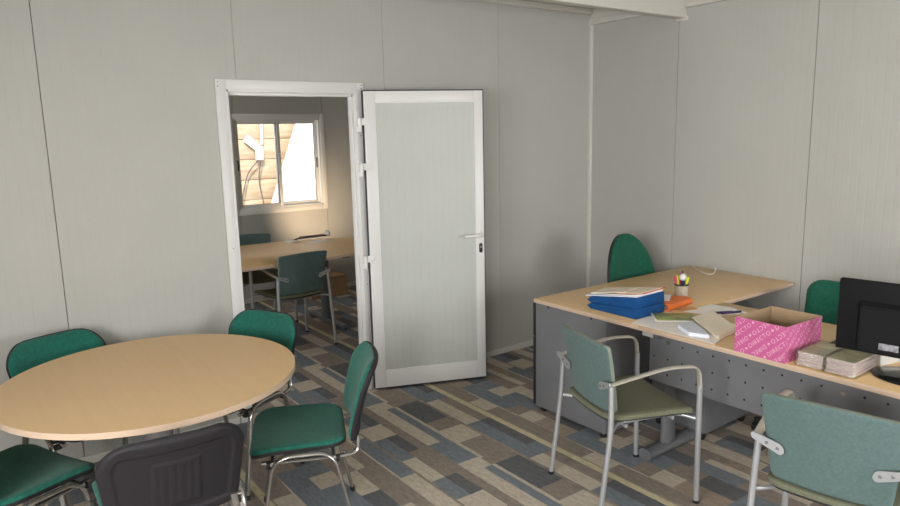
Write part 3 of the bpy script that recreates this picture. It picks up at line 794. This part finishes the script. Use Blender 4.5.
# pen cup
cup = thing('pen_cup', 'beige pen cup with a black rim full of markers', 'pen cup', (-.905, -1.580, ZD))
bm = bmesh.new(); lathe(bm, [(0, 0), (.040, 0), (.041, .075), (.037, .075), (.036, .004), (0, .004)], n=32); obj('cup_body', bm, M['beige_cup'], cup)
bm = bmesh.new(); lathe(bm, [(.0365, .0752), (.0425, .0752), (.0425, .083), (.0365, .083), (.0365, .0752)], n=32); obj('rim', bm, M['black'], cup)
PN = [(-.016, .010, -.16, .08, .115, .0105, 'lime', 'lime green highlighter leaning left in the pen cup'), (.022, -.012, .20, -.1, .110, .0105, 'lime', 'lime green highlighter at the right of the pen cup'),
      (-.022, .016, -.22, .02, .112, .0085, 'pinkm', 'pink marker at the left of the pen cup'), (.012, .022, .1, .25, .125, .0085, 'pinkm', 'pink marker at the back of the pen cup'),
      (-.004, -.022, -.05, -.12, .100, .011, 'purple', 'dark blue pen in front in the pen cup'), (.004, .0, .03, .06, .14, .004, 'purple', 'thin dark pen standing tallest in the pen cup')]
for x, y, tx, ty, h, r, m, lb in PN:
    t = thing('marker', lb, 'marker', (-.905+x*.7, -1.580+y*.7, ZD+.0055)); t.rotation_euler = (-ty*.7, tx*.7, -.9)
    bm = bmesh.new(); tube(bm, [(0, 0, 0), (0, 0, h*.87)], r, n=14); obj('barrel', bm, M[m], t)
    bm = bmesh.new(); tube(bm, [(0, 0, h*.872), (0, 0, h*1.12)], r*1.12, n=14); obj('cap', bm, M[m], t)
bl = thing('ball_pen', 'pen topped with a white ball in the pen cup', 'pen', (-.918, -1.585, ZD+.0055)); bl.rotation_euler = (.1, 0, 0)
bm = bmesh.new(); tube(bm, [(0, 0, 0), (0, 0, .112)], .004, n=10); obj('barrel', bm, M['white'], bl)
bm = bmesh.new(); lathe(bm, [(0, .101)]+[(.022*sin(pi*k/12), .123-.022*cos(pi*k/12)) for k in range(1, 12)]+[(0, .145)], n=22); obj('white_ball', bm, M['white'], bl)
# papers at the join
slab('sheet_of_paper', 'white sheets at the desk edge right beside the blue file boxes', 'paper', [(-1.59, -1.76), (-1.50, -1.745), (-1.27, -1.75), (-1.24, -1.935), (-1.59, -1.925)], ZD+.0005, .002, 'paper')
slab('sheet_of_paper', 'white sheets under the writing pad and envelope near the desk edge', 'paper', [(-1.597, -1.90), (-1.30, -1.93), (-1.20, -2.16), (-1.597, -2.255)], ZD+.003, .0025, 'paper')
mg = thing('flyer', 'glossy green printed flyer lying right of the blue file boxes', 'flyer', (-1.352, -1.855, ZD+.006), radians(-42))
bm = bmesh.new(); box(bm, -.105, .105, -.07, .07, .004, .008, .0005); obj('pages', bm, M['flyer'], mg)
bm = bmesh.new(); box(bm, -.112, -.106, -.075, .075, 0, .010, .0005); obj('white_spine', bm, M['white'], mg)
bm = bmesh.new(); box(bm, -.104, .108, -.076, .06, 0, .0035, .0005); obj('back_page', bm, M['white'], mg)
slab('letter_pad', 'bluish-white writing pad poking out under the cream envelope', 'notepad', [(-1.50, -1.985), (-1.385, -1.985), (-1.465, -2.10), (-1.54, -2.19), (-1.575, -2.10)], ZD+.006, .018, 'bluish')
slab('card_stack', 'stack of cream sheets beneath the envelope', 'paper', [(-1.345, -1.985), (-1.16, -1.975), (-1.325, -2.21), (-1.525, -2.232), (-1.45, -2.115)], ZD+.006, .019, 'cream')
env = slab('envelope', 'large cream envelope lying on top of the writing pad', 'envelope', [(-1.345, -1.958), (-1.54, -2.222), (-1.333, -2.200), (-1.141, -1.950)], ZD+.0255, .004, 'cream', bev=.001)
slab('sheet_of_paper', 'white sheet lying back towards the wall, with dark pens on it', 'paper', [(-1.19, -1.80), (-.935, -1.80), (-.915, -1.93), (-.95, -2.04), (-1.12, -1.97)], ZD+.0005, .0015, 'paper')
for k, (cx, cy, a, L) in enumerate(((-1.065, -1.965, -.55, .10), (-1.035, -1.995, -.35, .12))):
    t = thing('pen', ['short dark purple pen on the white sheet', 'longer dark purple pen lying on the white sheet beside another'][k], 'pen', (cx, cy, ZD+.0090), a)
    bm = bmesh.new(); tube(bm, [(-L/2, 0, 0), (L/2-.03, 0, 0)], .0065, n=12); obj('barrel', bm, M['purple'], t)
    bm = bmesh.new(); tube(bm, [(L/2-.0295, 0, 0), (L/2, 0, 0)], .0068, n=12); obj('cap', bm, M['purple'], t)
slab('card_folder', 'thin orange-brown card lying in front of the orange folder', 'folder', rect(-1.14, -1.785, .12, .05, -.3), ZD+.003, .002, 'tan_card')

# pink box with DIRECTO print
bxw, bxd, bxh = .297, .240, .163   # x depth, y width
pk = thing('pink_box', 'open pink cardboard box printed with diagonal white lettering', 'box', (-1.603, -2.359, ZD), 0)
pk.rotation_euler = (0, 0, radians(-1.0))
th = .003
bm = bmesh.new(); box(bm, 0, bxw, -bxd, 0, 0, .003)
for A in ((0, th, -bxd, 0), (bxw-th, bxw, -bxd, 0), (th, bxw-th, -th, 0), (th, bxw-th, -bxd, -bxd+th)): box(bm, *A, 0.003, bxh)
for f in bm.faces:
    f.normal_update(); c = f.calc_center_median(); n = f.normal
    out = (n.x < -.5 and c.x < .001) or (n.x > .5 and c.x > bxw-.001) or (n.y > .5 and c.y > -.001) or (n.y < -.5 and c.y < -bxd+.001)
    f.material_index = 0 if out else 1
me = bpy.data.meshes.new('box_walls'); bm.to_mesh(me); bm.free(); me.materials.append(M['pink']); me.materials.append(M['card_in']); me.materials.append(M['pink_text'])
o = bpy.data.objects.new('box_walls', me); C.objects.link(o); o.parent = pk
def text_mesh(body, size):
    cu = bpy.data.curves.new('txt', 'FONT'); cu.body = body; cu.size = size; cu.align_x = 'CENTER'; cu.align_y = 'CENTER'; cu.resolution_u = 3; cu.offset = -.0004; cu.space_character = 1.15
    ob = bpy.data.objects.new('txt', cu); C.objects.link(ob)
    bpy.context.view_layer.update()
    me = bpy.data.meshes.new_from_object(ob.evaluated_get(bpy.context.evaluated_depsgraph_get()))
    bpy.data.objects.remove(ob); bpy.data.curves.remove(cu); return me
tm = text_mesh('DIRECTO', .0275)
def arrow(bm, x, y, s, flip):
    for w, h in ((s, s*.22), (s*.22, s)):
        vs = [bm.verts.new((x+a*w/2, y+b*h/2, 0)) for a, b in ((-1, -1), (1, -1), (1, 1), (-1, 1))]; bm.faces.new(vs)
def printed_face(W, Hh, toface, name):
    bm = bmesh.new(); a = radians(43); R2 = Matrix.Rotation(a, 4, 'Z')
    row = 0; pitch = .037; step = .160
    for j in range(-9, 10):
        for i in range(-5, 6):
            b2 = bmesh.new(); b2.from_mesh(tm)
            arrow(b2, .079, 0, .013, 0)
            if j % 2: b2.transform(Matrix.Rotation(pi, 4, 'Z'))
            b2.transform(R2 @ Matrix.Translation((i*step+(j % 3)*.052, j*pitch, 0)))
            b2.transform(Matrix.Translation((W/2, Hh/2, 0)))
            merge(bm, b2)
    for co, no in (((.002, 0, 0), (-1, 0, 0)), ((W-.002, 0, 0), (1, 0, 0)), ((0, .002, 0), (0, -1, 0)), ((0, Hh-.002, 0), (0, 1, 0))):
        bmesh.ops.bisect_plane(bm, geom=bm.verts[:]+bm.edges[:]+bm.faces[:], plane_co=co, plane_no=no, clear_outer=True)
    for v in bm.verts: v.co = Vector(toface(v.co.x, v.co.y))
    me = bpy.data.meshes.new(name); bm.to_mesh(me); bm.free(); 
    bj = bmesh.new(); bj.from_mesh(o.data); k0 = len(bj.faces); bj.from_mesh(me); bj.faces.ensure_lookup_table()
    for f in bj.faces[k0:]: f.material_index = 2
    bj.to_mesh(o.data); bj.free(); bpy.data.meshes.remove(me)
printed_face(bxd, bxh, lambda u, v: (-.0006, -u, v), 'printed_lettering')
printed_face(bxw, bxh, lambda u, v: (u, -bxd-.0006, v), 'printed_lettering')

# shrink-wrapped leaflet bundles
def bundle(label, x, y, w, d, h, rz, ntop):
    t = thing('leaflet_bundle', label, 'leaflets', (x, y, ZD), rz, 'wrapped leaflet bundles by the pink box')
    rg = random.Random(ntop)
    bm = bmesh.new(); z = .002; n = 9
    while z < h-.004:
        q = h/n*.94; j1, j2 = rg.uniform(-.003, .003), rg.uniform(-.003, .003)
        box(bm, .006+j1, d-.006+j1, -w+.006+j2, -.006+j2, z, z+q-.0006, .0008); z += h/n*.95
    obj('leaflets', bm, M['leaflet'], t)
    bm = bmesh.new(); box(bm, .007, d-.007, -w+.007, -.007, z, z+.0015); obj('cover_sheet', bm, M['leaf_top'], t)
    bm = bmesh.new(); lathe(bm, [(0, z+.0017), (.040, z+.0017), (.038, z+.0022), (0, z+.0022)], (d*.68, -w/2, 0), 28, sx=.7, sy=1); o = obj('oval_label', bm, M['oval'], t)
    # crumpled film
    b2 = bmesh.new(); box(b2, -.003, d+.003, -w-.003, .003, .0005, h+.004)
    bmesh.ops.subdivide_edges(b2, edges=b2.edges[:], cuts=13, use_grid_fill=True)
    from mathutils import noise
    for v in b2.verts:
        c = v.co; dsp = noise.noise(c*38+Vector((ntop*7, 0, 0)))*.006+noise.noise(c*90)*.002
        cen = Vector((d/2, -w/2, h/2)); di = (c-cen); di.z *= .3; v.co = c+di.normalized()*(abs(dsp)*.9 if di.length else 0)
        if v.co.z < .0006: v.co.z = .0006
    bm = bmesh.new(); merge(bm, b2)
    obj('plastic_film', bm, M['wrap'], t, ang=180)
bundle('film-wrapped bundle of leaflets next to the pink box', -1.580, -2.632, .112, .215, .062, radians(2), 1)
bundle('film-wrapped bundle of leaflets between the other bundle and the monitor', -1.585, -2.752, .118, .225, .066, radians(0), 2)
sb = thing('small_box', 'small cream-topped white box behind the wrapped bundles, by the monitor base', 'box', (-1.265, -2.850, ZD), radians(-10))
bm = bmesh.new(); box(bm, -.07, .07, -.032, .032, 0, .044, .002); obj('box_body', bm, M['white'], sb)
bm = bmesh.new(); box(bm, -.072, .072, -.034, .034, .0442, .050, .002); obj('lid', bm, M['cream'], sb)
# monitor facing the far side
mo = thing('monitor', 'black flat monitor seen from behind on the long desk', 'monitor', (-1.39, -3.058, ZD), radians(8))
bm = bmesh.new(); lathe(bm, [(0, 0), (.15, 0), (.152, .006), (.14, .012), (.05, .018), (0, .018)], n=48, sx=.78, sy=1.0); 
for v in bm.verts: v.co.y += .04
obj('stand_base', bm, M['gloss'], mo)
bm = bmesh.new(); box(bm, -.045, -.02, -.035, .035, .012, .20, .006); obj('stand_neck', bm, M['black'], mo)
MB0, MB1, MW = .075, .378, .335
bm = bmesh.new(); box(bm, -.012, .018, -.27, MW, MB0, MB1, .006); obj('bezel', bm, M['screen'], mo)
bm = bmesh.new()
b2 = bmesh.new(); bmesh.ops.create_cube(b2, size=1)
for v in b2.verts:
    back = v.co.x < 0; iy = .095 if back else .075; iz = .100 if back else .080
    v.co = Vector((-.048 if back else -.0115, (MW-iy) if v.co.y > 0 else (-.27+iy), (MB1-iz) if v.co.z > 0 else (MB0+.02)))
bmesh.ops.bevel(b2, geom=b2.edges[:], offset=.005, segments=2, affect='EDGES')
merge(bm, b2); bk = obj('rear_housing', bm, M['screen'], mo)
bm = bmesh.new(); box(bm, -.0500, -.0485, .095, .165, MB0+.035, MB0+.062, .0003); obj('rating_label', bm, M['label'], bk)
bm = bmesh.new(); box(bm, .0182, .0195, -.255, MW-.015, MB0+.02, MB1-.015); obj('screen', bm, M['gloss'], mo)
bm = bmesh.new(); box(bm, -.085, .085, -.20, .20, .001, .012, .003); box(bm, -.078, .078, -.19, .19, .012, .016, .002)
kb = obj('keyboard', bm, M['black']); kb.location = (-1.12, -2.79, ZD); tag(kb, 'black keyboard lying behind the monitor on the long desk', 'keyboard')
# white cord by the wall
bm = bmesh.new()
cp = [(-.03, -1.06), (-.10, -1.13), (-.17, -1.22), (-.21, -1.30), (-.17, -1.32), (-.10, -1.285), (-.035, -1.25)]
P = [Vector((x, y, ZD+.0035)) for x, y in cp]
sm = []
for i in range(len(P)-1):
    p0, p1, p2, p3 = P[max(i-1, 0)], P[i], P[i+1], P[min(i+2, len(P)-1)]
    for k in range(8):
        t_ = k/8; sm.append(.5*((2*p1)+(-p0+p2)*t_+(2*p0-5*p1+4*p2-p3)*t_*t_+(-p0+3*p1-3*p2+p3)*t_**3))
sm.append(P[-1])
cd = thing('power_cord', 'thin white cord curled on the corner desk by the wall', 'cable', (0, 0, 0))
tube(bm, sm, .0028, n=8); obj('cord_loop', bm, M['white'], cd)
bm = bmesh.new(); tube(bm, [(-.035, -1.25, ZD+.008), (-.022, -1.237, ZD+.010)], .007, n=12); obj('plug', bm, M['white'], cd)

# ------------------------------------------------------------------ the room beyond the doorway
t2 = thing('conference_table', 'long beech table with a rounded end in the room beyond the doorway', 'table', (-2.3, 1.79, 0))
poly = [(-1.5, -.60)]+[(.1+1.15*sin(pi*k/32), -.60*cos(pi*k/32)) for k in range(33)]+[(-1.5, .60)]
bm = bmesh.new(); prism(bm, poly, .711, .735, .003); top(bm); obj('tabletop', bm, [M['beech'], M['edge']], t2, ang=60)
for xx in (-1.25, .645):
    bm = bmesh.new(); b2 = bmesh.new(); lathe(b2, [(0, .03), (.045, .03), (.04, .68), (0, .68)], n=24)
    for v in b2.verts: v.co += Vector((xx, .02, 0))
    merge(bm, b2); tube(bm, fillet([(xx, -.36, .026), (xx, -.30, .03), (xx, .30, .03), (xx, .36, .026)], .04), .032, .022, up=(0, 0, 1), n=16)
    box(bm, xx-.03, xx+.03, -.45, .45, .68, .711, .004)
    l = obj('leg', bm, M['steel'], t2)
    for y in (-.36, .36):
        bm = bmesh.new(); lathe(bm, [(0, 0), (.018, 0), (.018, .02), (0, .02)], (xx, y, 0), 12); obj('glide', bm, M['chrome'], l)
# desk lamp lying low near the wall end
dl = thing('desk_lamp', 'low folded desk lamp glowing against the wall on the table beyond the doorway', 'lamp', (-1.78, 2.25, .735), radians(-2))
bm = bmesh.new(); lathe(bm, [(0, 0), (.065, 0), (.065, .010), (.05, .016), (0, .016)], n=32); obj('base', bm, M['white'], dl)
bm = bmesh.new(); tube(bm, fillet([(.03, 0, .016), (.07, 0, .028), (.37, 0, .030)], .03), .008, .008, n=12); obj('arm', bm, M['black'], dl)
bm = bmesh.new(); tube(bm, [(.08, -.004, .042), (.34, -.004, .044)], .0045, n=10); obj('tension_rod', bm, M['chrome'], dl)
bm = bmesh.new()
b2 = bmesh.new(); lathe(b2, [(0, 0), (.012, 0), (.014, .02), (.032, .052), (.029, .052), (.011, .022), (0, .02)], n=28)
Rm = Matrix.Translation((.40, -.01, .036)) @ Matrix.Rotation(radians(-80), 4, 'X')
merge(bm, b2, 0, Rm); obj('lamp_shade', bm, M['white'], dl)
# papers on that table
slab('sheet_of_paper', 'white sheets on the table beyond the doorway, left of the lamp', 'paper', rect(-1.55, 2.10, .20, .14, .1), .7355, .002, 'white')
# cardboard boxes on that floor
carton('cardboard_box', 'brown cardboard box on the floor by the wall beyond the doorway', 'box', (-1.18, 2.86, 0), radians(2), .44, .30, .225, open_=False)
carton('cardboard_box', 'smaller brown cardboard box stacked on another box beyond the doorway', 'box', (-1.27, 2.88, .2255), radians(-3), .26, .22, .19, open_=False)

# ------------------------------------------------------------------ light
def area(name, loc, rot, sx, sy, power, col):
    l = bpy.data.lights.new(name, 'AREA'); l.shape = 'RECTANGLE'; l.size = sx; l.size_y = sy; l.energy = power; l.color = col
    o = bpy.data.objects.new(name, l); C.objects.link(o); o.location = loc; o.rotation_euler = rot; return o
DAY = (1.0, .985, .955)
for k, (a0, a1) in enumerate(LW):
    area('window_daylight', (XL-.09, (a0+a1)/2, 1.55), (0, radians(-66), 0), 1.15, a1-a0-.05, 104 if a0 < 0 else 62, DAY)  # weaker one stands in the added opening and lifts the second room
area('window_daylight', (-1.7, YF-.09, 1.55), (radians(66), 0, 0), 1.95, 1.15, 78, DAY)
area('window_daylight', ((WX0+WX1)/2, YE+.16, (WZ0+WZ1)/2), (radians(-90), 0, 0), .9, .92, 10, (.93, .97, 1.0)).data.cycles.is_portal = True
lp = bpy.data.lights.new('lamp_bulb', 'SPOT'); lp.energy = 30; lp.color = (1.0, .74, .48); lp.spot_size = radians(95); lp.spot_blend = 1.0; lp.shadow_soft_size = .02
o = bpy.data.objects.new('lamp_bulb', lp); C.objects.link(o); o.location = (-1.38, 2.315, .776)
o.rotation_euler = (radians(103), 0, radians(-20))
su = bpy.data.lights.new('sun', 'SUN'); su.energy = 7; su.angle = radians(.6); su.color = (1, .95, .86)
so = bpy.data.objects.new('sun', su); C.objects.link(so); so.location = (0, 0, 8)
d = Vector((.45, .75, -1.05)).normalized(); so.rotation_euler = d.to_track_quat('-Z', 'Y').to_euler()
w = bpy.data.worlds.new('world'); sc.world = w; w.use_nodes = True
nt = w.node_tree; bg = nt.nodes['Background']; bg.inputs['Color'].default_value = (.80, .90, 1.0, 1); bg.inputs['Strength'].default_value = 3.0

# ------------------------------------------------------------------ camera
cam = bpy.data.cameras.new('camera'); co = bpy.data.objects.new('camera', cam); C.objects.link(co); sc.camera = co
cam.sensor_width = 36; cam.sensor_fit = 'HORIZONTAL'; cam.lens = 683.854*36/900; cam.clip_start = .05
yaw, pit, rol = radians(35.972), radians(9.862), radians(-1.294)
F = Vector((sin(yaw)*cos(pit), cos(yaw)*cos(pit), -sin(pit))); Rt = Vector((cos(yaw), -sin(yaw), 0)); U = Rt.cross(F)
Rr = Rt*cos(rol)+U*sin(rol); Ur = -Rt*sin(rol)+U*cos(rol)
co.matrix_world = Matrix(((Rr.x, Ur.x, -F.x, -4.424), (Rr.y, Ur.y, -F.y, -4.040), (Rr.z, Ur.z, -F.z, 1.745), (0, 0, 0, 1)))
sc.view_settings.view_transform = 'Standard'; sc.view_settings.look = 'None'; sc.view_settings.gamma = 1
sc.view_settings.use_curve_mapping = False; sc.view_settings.exposure = 0.09
